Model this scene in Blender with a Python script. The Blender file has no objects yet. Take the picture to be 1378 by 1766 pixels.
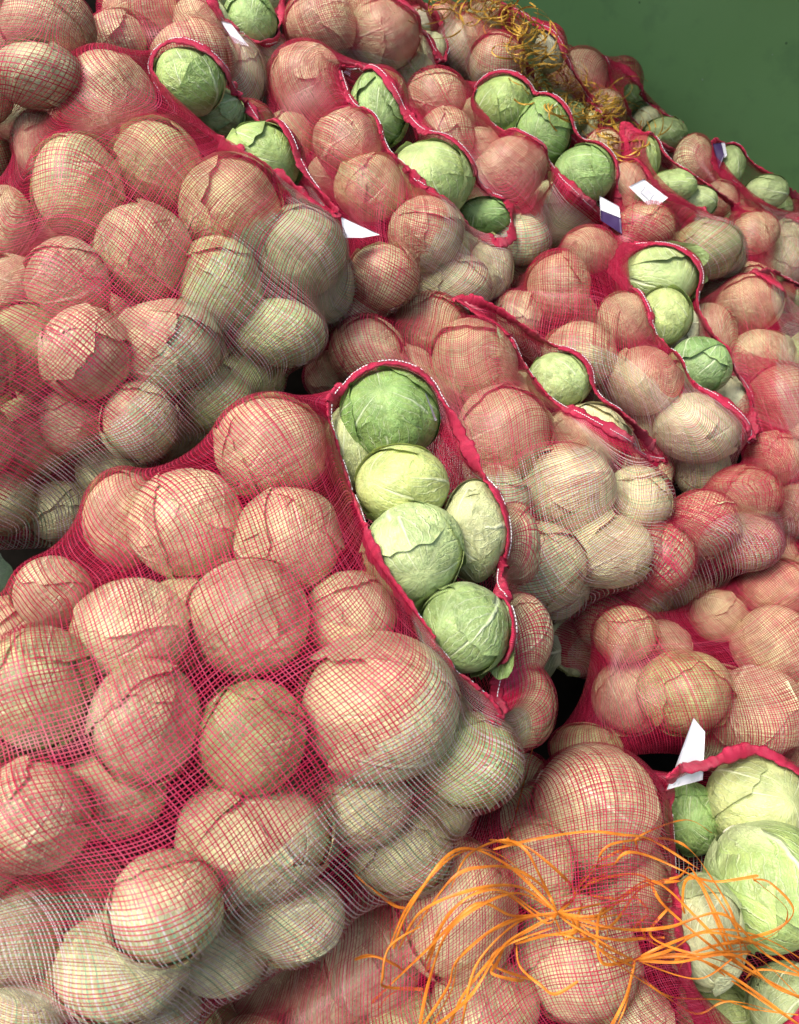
import bpy, math, random
import numpy as np
from mathutils import Matrix, Vector

random.seed(7)
RNG = np.random.default_rng(7)
scene = bpy.context.scene
col = scene.collection

# ------------------------------------------------------------------ camera
W0, H0, FPX = 1378.0, 1766.0, 1477.0
PITCH = math.radians(45)
CAM_LOC = np.array([0.0, 0.0, 2.3])
cd = bpy.data.cameras.new("camera")
cam = bpy.data.objects.new("camera", cd)
col.objects.link(cam)
cd.sensor_fit = 'HORIZONTAL'
cd.sensor_width = 36.0
cd.lens = FPX / W0 * 36.0
cd.clip_start, cd.clip_end = 0.02, 200
cam.location = CAM_LOC
cam.rotation_euler = (math.pi / 2 - PITCH, 0, 0)
cd.dof.use_dof = True
cd.dof.focus_distance = 1.6
cd.dof.aperture_fstop = 9.0
scene.camera = cam
CR = np.array([[1, 0, 0],
               [0, math.sin(PITCH), -math.cos(PITCH)],
               [0, math.cos(PITCH), math.sin(PITCH)]])   # columns: right, up, back

# ------------------------------------------------------------------ light
SUN_EL, SUN_AZ = math.radians(66), math.radians(246)      # azimuth clockwise from +Y
world = bpy.data.worlds.new("World")
scene.world = world
world.use_nodes = True
wn = world.node_tree
bg = wn.nodes['Background']
sky = wn.nodes.new('ShaderNodeTexSky')
sky.sky_type = 'NISHITA'
sky.sun_disc = False
sky.sun_elevation = SUN_EL
sky.sun_rotation = SUN_AZ
sky.air_density = 1.0
sky.dust_density = 4.0
sky.ozone_density = 0.6
wn.links.new(sky.outputs[0], bg.inputs[0])
bg.inputs[1].default_value = 0.085
sl = bpy.data.lights.new("sun", 'SUN')
sl.energy = 1.5
sl.angle = math.radians(26)
sl.color = (1.0, 0.96, 0.9)
sun = bpy.data.objects.new("sun", sl)
col.objects.link(sun)
sd = Vector((math.sin(SUN_AZ) * math.cos(SUN_EL), math.cos(SUN_AZ) * math.cos(SUN_EL), math.sin(SUN_EL)))
sun.rotation_euler = sd.to_track_quat('Z', 'Y').to_euler()
vs = scene.view_settings
vs.view_transform = 'Standard'
vs.look = 'None'
vs.exposure = 1.68
vs.gamma = 1.0
scene.render.engine = 'CYCLES'
scene.cycles.max_bounces = 4
scene.cycles.diffuse_bounces = 2
scene.cycles.glossy_bounces = 2
scene.cycles.transmission_bounces = 2
scene.cycles.use_denoising = True
scene.cycles.debug_use_spatial_splits = True


# ------------------------------------------------------------------ helpers
def cam2world(p):
    p = np.asarray(p, float)
    return p @ CR.T + CAM_LOC


def pix(x, y, z):
    """a pixel of the photograph and a distance along the view axis -> world point"""
    x, y, z = np.broadcast_arrays(np.asarray(x, float), np.asarray(y, float), np.asarray(z, float))
    c = np.stack([(x - W0 / 2) / FPX * z, -(y - H0 / 2) / FPX * z, -z], -1)
    return cam2world(c)


def to_pix(p):
    c = (np.asarray(p, float) - CAM_LOC) @ CR
    z = -c[..., 2]
    return c[..., 0] / z * FPX + W0 / 2, -c[..., 1] / z * FPX + H0 / 2, z


def plane_z(x, y):
    """distance of the sloping face of the heap"""
    return 1.0 / np.maximum(0.833 + 0.0003 * (y - 1300) - 0.0002 * (x - 600), 0.2)


def mesh_np(name, verts, faces, uv=None, colr=None, smooth=True):
    verts = np.ascontiguousarray(verts, np.float32).reshape(-1, 3)
    faces = np.ascontiguousarray(faces, np.int32)
    me = bpy.data.meshes.new(name)
    nf, k = faces.shape
    me.vertices.add(len(verts))
    me.vertices.foreach_set('co', verts.ravel())
    me.loops.add(nf * k)
    me.loops.foreach_set('vertex_index', faces.ravel())
    me.polygons.add(nf)
    me.polygons.foreach_set('loop_start', np.arange(0, nf * k, k, dtype=np.int32))
    me.polygons.foreach_set('loop_total', np.full(nf, k, np.int32))
    me.polygons.foreach_set('use_smooth', np.full(nf, smooth, bool))
    me.update(calc_edges=True)
    if uv is not None:
        l = me.uv_layers.new(name='UVMap')
        l.data.foreach_set('uv', np.ascontiguousarray(np.asarray(uv, np.float32)[faces.ravel()]).ravel())
    if colr is not None:
        a = me.color_attributes.new('col', 'FLOAT_COLOR', 'POINT')
        c4 = np.ones((len(verts), 4), np.float32)
        c4[:, :3] = colr
        a.data.foreach_set('color', c4.ravel())
    me.validate()
    return me


def grid_faces(n, m, close=False):
    i = np.arange(n - 1)[:, None]
    mm = m if close else m - 1
    j = np.arange(mm)[None, :]
    jn = (j + 1) % m
    a = i * m + j
    b = i * m + jn
    c = (i + 1) * m + jn
    d = (i + 1) * m + j
    return np.stack([a, b, c, d], -1).reshape(-1, 4)


def add(name, me, mat, parent=None):
    o = bpy.data.objects.new(name, me)
    col.objects.link(o)
    if mat is not None and me is not None and not me.materials:
        me.materials.append(mat)
    if parent is not None:
        o.parent = parent
    return o


def thing(name, label, cat, group=None):
    o = bpy.data.objects.new(name, None)
    o.empty_display_size = 0.05
    col.objects.link(o)
    o['label'] = label
    o['category'] = cat
    if group:
        o['group'] = group
    return o


def norm(v):
    return v / np.maximum(np.linalg.norm(v, axis=-1, keepdims=True), 1e-9)


# ------------------------------------------------------------------ materials
class NT:
    def __init__(self, name):
        self.m = bpy.data.materials.new(name)
        self.m.use_nodes = True
        self.t = self.m.node_tree
        self.b = self.t.nodes['Principled BSDF']
        self.out = self.t.nodes['Material Output']

    def n(self, typ, **kw):
        nd = self.t.nodes.new(typ)
        for k, v in kw.items():
            if k.startswith('i_'):
                nd.inputs[int(k[2:])].default_value = v
            else:
                setattr(nd, k, v)
        return nd

    def l(self, a, b):
        self.t.links.new(a, b)

    def math(self, op, a, b=None, c=None, clamp=False):
        nd = self.n('ShaderNodeMath', operation=op, use_clamp=clamp)
        for i, v in enumerate((a, b, c)):
            if v is None:
                continue
            if isinstance(v, (int, float)):
                nd.inputs[i].default_value = v
            else:
                self.l(v, nd.inputs[i])
        return nd.outputs[0]

    def sstep(self, v, lo, hi, a=0.0, b=1.0):
        nd = self.n('ShaderNodeMapRange', interpolation_type='SMOOTHSTEP')
        self.l(v, nd.inputs[0])
        for i, x in zip((1, 2, 3, 4), (lo, hi, a, b)):
            nd.inputs[i].default_value = x
        return nd.outputs[0]

    def noise(self, vec, scale, detail=3.0, rough=0.55):
        nd = self.n('ShaderNodeTexNoise')
        if vec is not None:
            self.l(vec, nd.inputs['Vector'])
        nd.inputs['Scale'].default_value = scale
        nd.inputs['Detail'].default_value = detail
        nd.inputs['Roughness'].default_value = rough
        return nd.outputs['Fac']

    def mix(self, f, a, b, blend='MIX'):
        nd = self.n('ShaderNodeMix', data_type='RGBA', blend_type=blend)
        for sock, v in ((nd.inputs[0], f), (nd.inputs[6], a), (nd.inputs[7], b)):
            if isinstance(v, (int, float)):
                sock.default_value = v
            elif isinstance(v, tuple):
                sock.default_value = v if len(v) == 4 else (*v, 1)
            else:
                self.l(v, sock)
        return nd.outputs[2]


def mat_leaf():
    k = NT('cabbage_leaf')
    tc = k.n('ShaderNodeTexCoord')
    uv = tc.outputs['UV']
    ob = tc.outputs['Object']
    oi = k.n('ShaderNodeObjectInfo')
    sp = k.n('ShaderNodeSeparateXYZ')
    k.l(uv, sp.inputs[0])
    addv = k.n('ShaderNodeVectorMath', operation='ADD')
    k.l(ob, addv.inputs[0])
    comb = k.n('ShaderNodeCombineXYZ')
    k.l(k.math('MULTIPLY', oi.outputs['Random'], 37.0), comb.inputs[0])
    k.l(comb.outputs[0], addv.inputs[1])
    pos = addv.outputs[0]
    n1 = k.noise(pos, 1.7, 2)
    n2 = k.noise(pos, 6.0, 3)
    u0 = k.math('SUBTRACT', sp.outputs[0], 0.5)
    u1 = k.math('ADD', u0, k.math('MULTIPLY', k.math('SUBTRACT', n1, 0.5), 0.10))
    a = k.math('MULTIPLY', k.math('ABSOLUTE', u1), 2.0)
    v = sp.outputs[1]
    wid = k.math('MULTIPLY_ADD', v, -0.09, 0.12)
    rib = k.math('SUBTRACT', 1.0, k.math('DIVIDE', a, wid), clamp=True)
    rib = k.sstep(rib, 0.0, 0.8)
    # side veins leave the midrib and curve towards the tip
    t = k.math('MULTIPLY', v, 6.5)
    t = k.math('SUBTRACT', t, k.math('MULTIPLY', k.math('POWER', a, 0.8), 4.2))
    t = k.math('ADD', t, k.math('MULTIPLY', n2, 0.9))
    side_shift = k.math('MULTIPLY', k.math('GREATER_THAN', u1, 0.0), 0.43)
    t = k.math('ADD', t, side_shift)
    fr = k.math('ABSOLUTE', k.math('SUBTRACT', k.math('FRACT', t), 0.5))
    vein = k.math('MULTIPLY', k.sstep(fr, 0.10, 0.0), k.sstep(a, 1.05, 0.35, 0.15, 1.0))
    # finer branching veins
    t2 = k.math('MULTIPLY', t, 2.0)
    t2 = k.math('ADD', t2, k.math('MULTIPLY', k.math('SUBTRACT', v, a), 5.0))
    f2 = k.math('ABSOLUTE', k.math('SUBTRACT', k.math('FRACT', t2), 0.5))
    fine = k.math('MULTIPLY', k.sstep(f2, 0.10, 0.0), k.sstep(n1, 0.38, 0.6, 0.1, 0.6))
    allv = k.math('MAXIMUM', k.math('MAXIMUM', rib, k.math('MULTIPLY', vein, 0.8)), fine)
    base = oi.outputs['Color']
    hs = k.n('ShaderNodeHueSaturation')
    k.l(base, hs.inputs['Color'])
    k.l(k.sstep(n1, 0.3, 0.7, 0.62, 1.15), hs.inputs['Value'])
    k.l(k.sstep(n2, 0.3, 0.7, 0.49, 0.51), hs.inputs['Hue'])
    c = hs.outputs[0]
    pale = k.mix(0.55, base, (0.72, 0.74, 0.48))
    c = k.mix(k.sstep(v, 0.42, 0.02, 0.0, 0.8), c, pale)
    c = k.mix(k.math('MULTIPLY', allv, 0.65), c, k.mix(0.65, base, (0.84, 0.88, 0.62)))
    c = k.mix(k.sstep(n2, 0.60, 0.72, 0.0, 0.35), c, k.mix(0.5, base, (0.26, 0.32, 0.10)))
    k.l(c, k.b.inputs['Base Color'])
    k.l(k.sstep(n2, 0.3, 0.7, 0.34, 0.52), k.b.inputs['Roughness'])
    k.b.inputs['Specular IOR Level'].default_value = 0.45
    bp = k.n('ShaderNodeBump')
    bp.inputs['Strength'].default_value = 0.45
    bp.inputs['Distance'].default_value = 0.02
    h = k.math('ADD', k.math('MULTIPLY', allv, 0.7), k.math('MULTIPLY', n2, 0.8))
    k.l(h, bp.inputs['Height'])
    k.l(bp.outputs[0], k.b.inputs['Normal'])
    tr = k.n('ShaderNodeBsdfTranslucent')
    k.l(c, tr.inputs[0])
    mx = k.n('ShaderNodeMixShader')
    mx.inputs[0].default_value = 0.12
    k.l(k.b.outputs[0], mx.inputs[1])
    k.l(tr.outputs[0], mx.inputs[2])
    k.l(mx.outputs[0], k.out.inputs[0])
    return k.m


def mat_thread():
    k = NT('net_thread')
    at = k.n('ShaderNodeAttribute', attribute_name='col')
    c = at.outputs['Color']
    k.l(c, k.b.inputs['Base Color'])
    k.b.inputs['Roughness'].default_value = 0.38
    k.b.inputs['Specular IOR Level'].default_value = 0.4
    tr = k.n('ShaderNodeBsdfTranslucent')
    k.l(c, tr.inputs[0])
    mx = k.n('ShaderNodeMixShader')
    mx.inputs[0].default_value = 0.3
    k.l(k.b.outputs[0], mx.inputs[1])
    k.l(tr.outputs[0], mx.inputs[2])
    k.l(mx.outputs[0], k.out.inputs[0])
    return k.m


def mat_hem():
    k = NT('hem_weave')
    tc = k.n('ShaderNodeTexCoord')
    n1 = k.noise(tc.outputs['Object'], 26.0, 3)
    wv = k.n('ShaderNodeTexWave', wave_type='BANDS', bands_direction='X')
    k.l(tc.outputs['UV'], wv.inputs['Vector'])
    wv.inputs['Scale'].default_value = 1.0
    wv.inputs['Distortion'].default_value = 0.8
    c = k.mix(k.sstep(n1, 0.35, 0.7), (0.40, 0.008, 0.038), (0.52, 0.018, 0.068))
    c = k.mix(k.math('MULTIPLY', wv.outputs['Fac'], 0.35), c, (0.58, 0.05, 0.11))
    k.l(c, k.b.inputs['Base Color'])
    k.b.inputs['Roughness'].default_value = 0.5
    bp = k.n('ShaderNodeBump')
    bp.inputs['Strength'].default_value = 0.8
    bp.inputs['Distance'].default_value = 0.002
    k.l(k.math('ADD', wv.outputs['Fac'], n1), bp.inputs['Height'])
    k.l(bp.outputs[0], k.b.inputs['Normal'])
    return k.m


def mat_simple(name, c, rough=0.5, var=0.25, scale=20.0, trans=0.0, c2=None):
    k = NT(name)
    tc = k.n('ShaderNodeTexCoord')
    n1 = k.noise(tc.outputs['Object'], scale, 4)
    dark = tuple(x * (1 - var) for x in c)
    cc = k.mix(k.sstep(n1, 0.35, 0.65), dark, c2 or c)
    k.l(cc, k.b.inputs['Base Color'])
    k.b.inputs['Roughness'].default_value = rough
    bp = k.n('ShaderNodeBump')
    bp.inputs['Strength'].default_value = 0.3
    bp.inputs['Distance'].default_value = 0.002
    k.l(n1, bp.inputs['Height'])
    k.l(bp.outputs[0], k.b.inputs['Normal'])
    if trans:
        tr = k.n('ShaderNodeBsdfTranslucent')
        k.l(cc, tr.inputs[0])
        mx = k.n('ShaderNodeMixShader')
        mx.inputs[0].default_value = trans
        k.l(k.b.outputs[0], mx.inputs[1])
        k.l(tr.outputs[0], mx.inputs[2])
        k.l(mx.outputs[0], k.out.inputs[0])
    return k.m


def mat_wall():
    k = NT('green_paint')
    tc = k.n('ShaderNodeTexCoord')
    p = tc.outputs['Object']
    n1 = k.noise(p, 1.3, 4)
    n2 = k.noise(p, 9.0, 5)
    n3 = k.noise(p, 120.0, 2)
    c = k.mix(k.sstep(n1, 0.3, 0.7), (0.15, 0.30, 0.095), (0.175, 0.33, 0.115))
    c = k.mix(k.sstep(n2, 0.5, 0.75, 0, 0.25), c, (0.045, 0.105, 0.05))
    # small chips and dust specks
    vo = k.n('ShaderNodeTexVoronoi', feature='F1')
    k.l(p, vo.inputs['Vector'])
    vo.inputs['Scale'].default_value = 11.0
    sel = k.n('ShaderNodeSeparateColor')
    k.l(vo.outputs['Color'], sel.inputs[0])
    chip = k.math('MULTIPLY', k.math('LESS_THAN', vo.outputs['Distance'], 0.07), k.math('GREATER_THAN', sel.outputs[0], 0.72))
    c = k.mix(k.math('MULTIPLY', chip, 0.55), c, (0.30, 0.36, 0.26))
    dk = k.math('MULTIPLY', k.math('LESS_THAN', vo.outputs['Distance'], 0.05), k.math('LESS_THAN', sel.outputs[0], 0.2))
    c = k.mix(k.math('MULTIPLY', dk, 0.6), c, (0.01, 0.02, 0.01))
    k.l(c, k.b.inputs['Base Color'])
    k.b.inputs['Roughness'].default_value = 0.55
    k.b.inputs['Specular IOR Level'].default_value = 0.3
    bp = k.n('ShaderNodeBump')
    bp.inputs['Strength'].default_value = 0.25
    bp.inputs['Distance'].default_value = 0.004
    k.l(k.math('ADD', n2, k.math('MULTIPLY', n3, 0.3)), bp.inputs['Height'])
    k.l(bp.outputs[0], k.b.inputs['Normal'])
    return k.m


M_LEAF = mat_leaf()
M_THREAD = mat_thread()
M_HEM = mat_hem()
M_STITCH = mat_simple('white_yarn', (0.78, 0.74, 0.74), 0.6, 0.15, 60)
M_TAG = mat_simple('tag_paper', (0.80, 0.80, 0.82), 0.45, 0.06, 12, 0.1)
M_PURPLE = mat_simple('purple_print', (0.045, 0.022, 0.085), 0.4, 0.15, 12)
M_GREYPRINT = mat_simple('grey_print', (0.52, 0.52, 0.56), 0.45, 0.1, 40)
M_ORANGE = mat_simple('orange_twine', (0.86, 0.25, 0.022), 0.5, 0.22, 25, 0.35, (0.92, 0.34, 0.035))
M_GOLD = mat_simple('golden_twine', (0.58, 0.33, 0.04), 0.35, 0.35, 25, 0.3, (0.68, 0.42, 0.07))
M_WALL = mat_wall()
M_GROUND = mat_simple('shade_dark_floor', (0.007, 0.006, 0.005), 0.9, 0.4, 14)  # near-black: the deep shade of the gaps is put into the floor colour
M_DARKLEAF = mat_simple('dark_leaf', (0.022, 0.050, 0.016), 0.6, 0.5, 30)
M_GROUND.node_tree.nodes['Principled BSDF'].inputs['Specular IOR Level'].default_value = 0.0
M_STEM = mat_simple('cut_stem', (0.70, 0.68, 0.50), 0.6, 0.3, 10)


# ------------------------------------------------------------------ layout data
# netted: (x, y, rx, ry, extra distance) in photograph pixels; nearer ones first
# bare:   (x, y, rx, ry, turn, flare kind, tint, label)
def N(*rows):
    out = []
    for r in rows:
        r = list(r)
        if len(r) == 3:
            r.append(r[2])
        if len(r) == 4:
            r.append(0.0)
        out.append(r)
    return out


GREEN, PALE, YELLOW, WHITE, DEEP = (0.36, 0.50, 0.15), (0.52, 0.60, 0.27), (0.56, 0.64, 0.20), (0.70, 0.74, 0.50), (0.20, 0.36, 0.10)
SACKS = [
 dict(key='front', hemw=0.05, band=(-0.2, 0.9), label='big front red net sack lying open, its mouth full of bare cabbages',
  net=N((650,1220,140,125),(430,1062,108,104),(250,1245,92,104),(432,1270,98,98),(500,935,92,95),(66,1190,95,108),(325,905,95,95),(215,895,68,85),
        (440,1440,135,100),(285,1565,100,92),(60,1405,100,95),(225,1090,100,92),(810,1312,88,82),(90,1025,62,60),(620,1385,90,70),(190,1365,95,80),
        (500,1585,90,70),(690,1470,90,72),(20,1595,85,95),(205,1665,115,88),(470,775,100,92),(130,1545,62,60),(60,1700,85,75),(380,1645,70,55),
        (605,1065,80,80),(902,1215,54,70,-0.05),(896,1095,48,62,-0.05),(888,938,44,64,-0.05),(260,1740,75,60),(-60,1260,100,100),(-70,1470,100,100),(-50,1650,90,90),(20,1100,60,60)),
  bare=[(672,715,80,76,20,0,(0.27,0.45,0.13),'dark green cabbage at the top of the front sack mouth'),
        (712,952,84,82,200,0,(0.44,0.58,0.25),'round pale green cabbage in the middle of the front sack mouth'),
        (692,838,78,66,80,0,(0.52,0.64,0.22),'yellow-green mottled cabbage just below the dark one, front sack mouth'),
        (815,915,54,80,95,0,(0.50,0.56,0.28),'tall pale cabbage tucked against the back lip of the front sack mouth'),
        (800,1085,74,76,140,2,(0.30,0.44,0.16),'leafy torn cabbage at the lower end of the front sack mouth'),
        (606,770,48,74,10,0,(0.55,0.66,0.30),'narrow pale cabbage squeezed beside the front lip, front sack mouth')],
  front=[(852,1262),(826,1192),(752,1122),(690,1036),(642,935),(612,862),(580,775),(558,715),(590,668)], c1=(655,640),
  back=[(735,648),(765,695),(805,765),(850,860),(866,930),(858,1010),(852,1100),(848,1190)], bottom=(-110,1500), dm=0.93,
  tags=[('slip',[(733,678),(748,676),(762,722),(750,726)],M_TAG)]),
 dict(key='twine-covered', band=(-2.2, -1.4), label='red net sack in the corner under orange twine, with white tag',
  net=N((1030,1400,112,108),(785,1570,106,116),(995,1655,105,98),(640,1648,86,92,0.10),(838,1735,92,70),(1085,1520,70,75),(925,1490,65,75),(560,1745,80,76,0.14),
        (470,1705,72,75,0.16),(900,1345,50,48,0.10),(735,1440,66,60,0.14),(1080,1765,80,70),(700,1780,70,70),(430,1840,80,80),(340,1800,75,75,0.05)),
  bare=[(1328,1530,102,100,210,0,(0.42,0.60,0.20),'largest bare cabbage, light green, under the orange twine'),
        (1312,1385,82,76,330,1,(0.52,0.62,0.27),'pale cabbage with curled top leaf in the tagged corner sack mouth'),
        (1192,1412,42,56,80,0,(0.30,0.50,0.16),'small green cabbage just below the big white tag'),
        (1215,1608,60,88,100,0,(0.58,0.64,0.36),'tall whitish cabbage beside the hem, under the orange twine'),
        (1232,1752,58,48,40,1,(0.36,0.46,0.18),'cabbage cut by the bottom edge under the orange twine'),
        (1365,1740,70,70,100,0,(0.40,0.50,0.24),'shaded cabbage under the twine end in the corner')],
  front=[(1215,1800),(1188,1735),(1172,1650),(1162,1550),(1157,1450),(1154,1390),(1150,1345)], c1=(1160,1325),
  back=[(1225,1318),(1290,1275),(1345,1305),(1405,1370),(1450,1500),(1440,1650),(1330,1800)], bottom=(280,1900), dm=1.12,
  tags=[('slip',[(1150,1362),(1212,1345),(1216,1262),(1196,1238)],M_TAG)]),
 dict(key='upper-left', hemw=0.045, label='big upper left red net sack with a long diagonal mouth',
  net=N((185,170,80,78),(268,285,78,75),(135,325,78,88),(400,355,88,82),(245,435,84,82),(378,492,76,82),(520,432,76,75),(115,490,70,76),(290,600,94,82),
        (148,612,78,82),(42,600,65,78),(480,575,80,60),(125,725,54,58),(240,728,66,70),(50,760,68,72),(372,690,66,60),(190,815,62,58,0.07),(20,500,55,60),
        (60,840,62,60,0.06),(560,490,52,70),(105,885,60,57,0.10),(430,650,60,56,0.06),(0,860,60,65,0.08),(66,252,40,56,0.03),(10,385,46,62,0.10),(-40,620,60,80),(-40,760,60,70),(-120,800,75,75),(-110,920,70,70),(-130,680,70,70),(310,760,50,47,0.12)),
  bare=[(326,138,58,52,20,0,(0.38,0.54,0.18),'bare cabbage at the top of the long upper left mouth'),
        (452,278,64,58,240,0,(0.40,0.58,0.18),'bare cabbage with a thick white rib, long upper left mouth'),
        (370,195,48,40,130,2,(0.30,0.48,0.20),'torn ruffled cabbage between two round ones, upper left sack mouth'),
        (428,218,38,32,60,0,(0.20,0.34,0.10),'dark half-hidden cabbage under the torn leaf, upper left sack mouth')],
  front=[(598,385),(556,358),(505,325),(440,287),(372,240),(322,200),(287,150),(258,112)], c1=(290,97),
  back=[(345,100),(392,150),(434,200),(492,262),(533,312),(578,360)], bottom=(-210,960), dm=0.97,
  tags=[('slip',[(588,374),(655,405),(625,410),(593,410)],M_TAG)]),
 dict(key='narrow-slit', band=(-0.9, 1.7), label='red net sack behind the front one, mouth a narrow slit with one cabbage',
  net=N((975,842,84,78),(870,748,84,84),(812,632,76,80),(742,562,62,55),(632,608,64,62),(1012,752,72,56),(1050,948,82,68),(930,978,80,76),(698,636,52,40),
        (1098,862,60,60),(852,870,64,66),(955,1012,62,58),(1115,815,44,42),(890,690,50,50),(575,650,50,45)),
  bare=[(964,654,52,46,30,0,(0.48,0.64,0.26),'single bare cabbage peeping from the narrow slit behind the front sack')],
  front=[(1152,800),(1105,780),(1045,742),(1000,716),(945,690),(905,632),(858,582),(812,530)], c1=(772,508),
  back=[(838,516),(896,556),(955,598),(1008,650),(1030,690),(1072,710),(1128,760)], bottom=(520,690), dm=1.11, tags=[]),
 dict(key='loose-leaf', label='red net sack at mid right, mouth spilling a loose leafy cabbage',
  net=N((962,495,56,60),(1205,738,78,62),(1110,655,64,62),(1016,432,48,40),(1000,612,64,60),(888,548,46,46),(1078,552,48,48),(888,475,42,40),(1108,738,46,44),
        (1212,810,50,48),(1040,690,40,35)),
  bare=[(1135,482,66,52,215,2,(0.44,0.58,0.24),'loose leafy cabbage with a folded outer leaf, mid right sack'),
        (1146,545,42,48,20,0,(0.54,0.68,0.26),'yellowish cabbage right below the loose leafy one'),
        (1170,570,30,44,100,0,(0.72,0.76,0.54),'whitish cabbage beside the yellowish one, mid right sack mouth'),
        (1206,632,50,46,140,0,(0.26,0.42,0.16),'dark green ribbed cabbage below the whitish one, mid right sack'),
        (1262,692,30,40,60,0,(0.66,0.72,0.46),'small whitish cabbage at the lower end of the mid right mouth')],
  front=[(1298,768),(1232,698),(1172,642),(1132,592),(1102,532),(1072,492),(1042,468)], c1=(1062,418),
  back=[(1122,428),(1182,462),(1206,540),(1242,598),(1288,675),(1306,738)], bottom=(870,560), dm=1.09,
  tags=[('label',[(1034,338),(1068,356),(1073,404),(1036,380)],M_TAG,[(1036,362),(1071,376),(1073,404),(1036,380)],M_PURPLE)]),
 dict(key='red-flap', label='red net sack with a red flap, between two diagonal mouths at top',
  net=N((527,146,66,66),(602,248,60,55),(736,405,64,62),(640,325,64,58),(660,475,62,56),(785,492,66,52),(500,235,45,42),(572,302,44,40),(700,340,40,40),(845,462,38,55),(600,545,52,52,0.06),(540,440,50,50,0.08)),
  bare=[(655,188,48,60,170,0,(0.34,0.52,0.18),'bare cabbage with pale ribs at the top of the red-flap sack'),
        (742,310,68,62,30,0,(0.46,0.62,0.24),'large bare cabbage in the middle of the red-flap sack mouth'),
        (836,372,42,26,100,0,(0.26,0.44,0.14),'flat green cabbage above the red flap')],
  front=[(850,440),(820,412),(782,368),(722,312),(662,252),(612,175),(582,120)], c1=(590,108),
  back=[(640,135),(694,198),(764,262),(834,328),(885,378),(888,420)], bottom=(470,620), dm=1.06, tags=[('slip',[(584,110),(606,120),(604,132),(590,124)],M_TAG)]),
 dict(key='three-cabbage', label='red net sack with three bare cabbages in a row, left of the twine',
  net=N((880,290,62,55),(962,372,74,60),(770,238,48,48),(752,168,52,46),(900,415,48,42),(822,205,36,40),(840,350,40,40)),
  bare=[(868,182,48,46,350,1,(0.36,0.52,0.16),'first of three bare cabbages in a row, with an upright leaf'),
        (936,228,46,52,140,1,(0.24,0.40,0.12),'middle of three bare cabbages in a row, with a dark outer leaf'),
        (1004,302,52,46,70,0,(0.28,0.46,0.15),'lowest of three bare cabbages in a row, round and green')],
  front=[(1062,390),(1022,348),(972,302),(932,268),(882,242),(842,216),(816,178)], c1=(818,152),
  back=[(858,142),(905,160),(965,205),(1018,258),(1056,305),(1074,350)], bottom=(740,300), dm=1.08, tags=[]),
 dict(key='purplish right', band=(9.0, 9.1), label='red net sack in the shade at right, mouth out of the picture',
  net=N((1305,1228,82,78),(1182,1195,80,74),(1335,1108,72,66),(1085,1202,62,66),(1010,1290,58,40),(1340,1015,68,52),(1395,1180,70,70),(1240,1062,50,44),
        (1140,1112,52,46),(1080,1095,56,50),(1325,955,50,45),(1410,1010,60,60),(1420,1300,70,70),(1240,1290,50,40),(1480,1100,70,70)), bare=[],
  front=[(1540,1260),(1530,1150),(1530,1060)], c1=(1520,960), back=[(1560,1000),(1590,1100),(1580,1200)], bottom=(985,1260), dm=1.19, tags=[]),
 dict(key='right-edge', band=(-0.6, 1.9), label='long red net sack running down the right edge of the heap',
  net=N((1345,690,60,62),(1292,525,56,50),(1218,575,50,54),(1310,612,56,46),(1285,855,64,52),(1212,905,62,58),(1335,790,50,48),(1242,512,42,36),(1146,962,52,58),
        (1190,1030,46,42),(1290,935,56,48),(1110,1025,50,48,0.06),(1400,620,50,50),(1400,780,52,60),(1045,1072,54,52,0.10),(1372,880,50,45),(1420,900,50,50),(1000,1112,56,54,0.22)),
  bare=[(1336,508,28,28,50,0,(0.50,0.64,0.26),'small bare cabbage at the right edge mouth'),
        (1372,526,24,22,150,0,(0.22,0.42,0.16),'dark green cabbage cut by the right edge')],
  front=[(1420,590),(1378,560),(1335,515),(1302,484)], c1=(1290,472),
  back=[(1330,468),(1380,492),(1425,535)], bottom=(980,1180), dm=1.13, tags=[]),
 dict(key='white-label', label='red net sack with a flat white label, right of the twine',
  net=N((1216,430,62,50),(1110,395,54,44),(1085,330,38,50),(1180,385,36,34),(1255,440,30,42),(1150,455,45,40),(1040,265,35,40),(1050,455,46,46,0.10),(1090,500,46,46,0.12)),
  bare=[(1105,276,30,38,20,0,(0.42,0.56,0.20),'bare cabbage with a twist of golden twine on it'),
        (1160,322,40,26,100,0,(0.40,0.56,0.22),'bare cabbage just above the flat white label'),
        (1196,350,38,26,40,0,(0.46,0.60,0.28),'bare cabbage just below and right of the flat white label'),
        (1280,388,32,26,200,0,(0.48,0.62,0.28),'lowest bare cabbage of the white-label sack')],
  front=[(1288,402),(1240,382),(1190,358),(1140,336),(1100,312),(1076,272),(1062,222)], c1=(1072,200),
  back=[(1112,238),(1152,276),(1202,306),(1254,342),(1302,382)], bottom=(1020,540), dm=1.09,
  tags=[('label',[(1084,322),(1110,309),(1152,341),(1126,362)],M_TAG,[(1112,322),(1128,334),(1120,346),(1104,332)],M_GREYPRINT)]),
 dict(key='dark-label', label='red net sack against the green wall with a dark label',
  net=N((1345,455,52,48),(1300,402,40,36),(1196,275,32,40),(1372,408,40,36),(1242,345,32,34),(1400,470,45,45),(1215,330,30,30),(1180,310,30,30),(1290,500,45,45,0.08),(1250,540,45,45,0.12)),
  bare=[(1258,287,24,32,10,0,(0.40,0.55,0.22),'bare cabbage behind the dark label by the green wall'),
        (1320,332,34,26,90,0,(0.44,0.58,0.26),'round bare cabbage against the green wall right of the dark label'),
        (1364,364,28,24,160,0,(0.42,0.56,0.24),'bare cabbage under the green wall at the right edge')],
  front=[(1410,408),(1350,378),(1300,348),(1252,318),(1226,284),(1218,250)], c1=(1228,236),
  back=[(1265,258),(1305,288),(1355,322),(1410,358)], bottom=(1210,600), dm=1.14,
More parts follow.
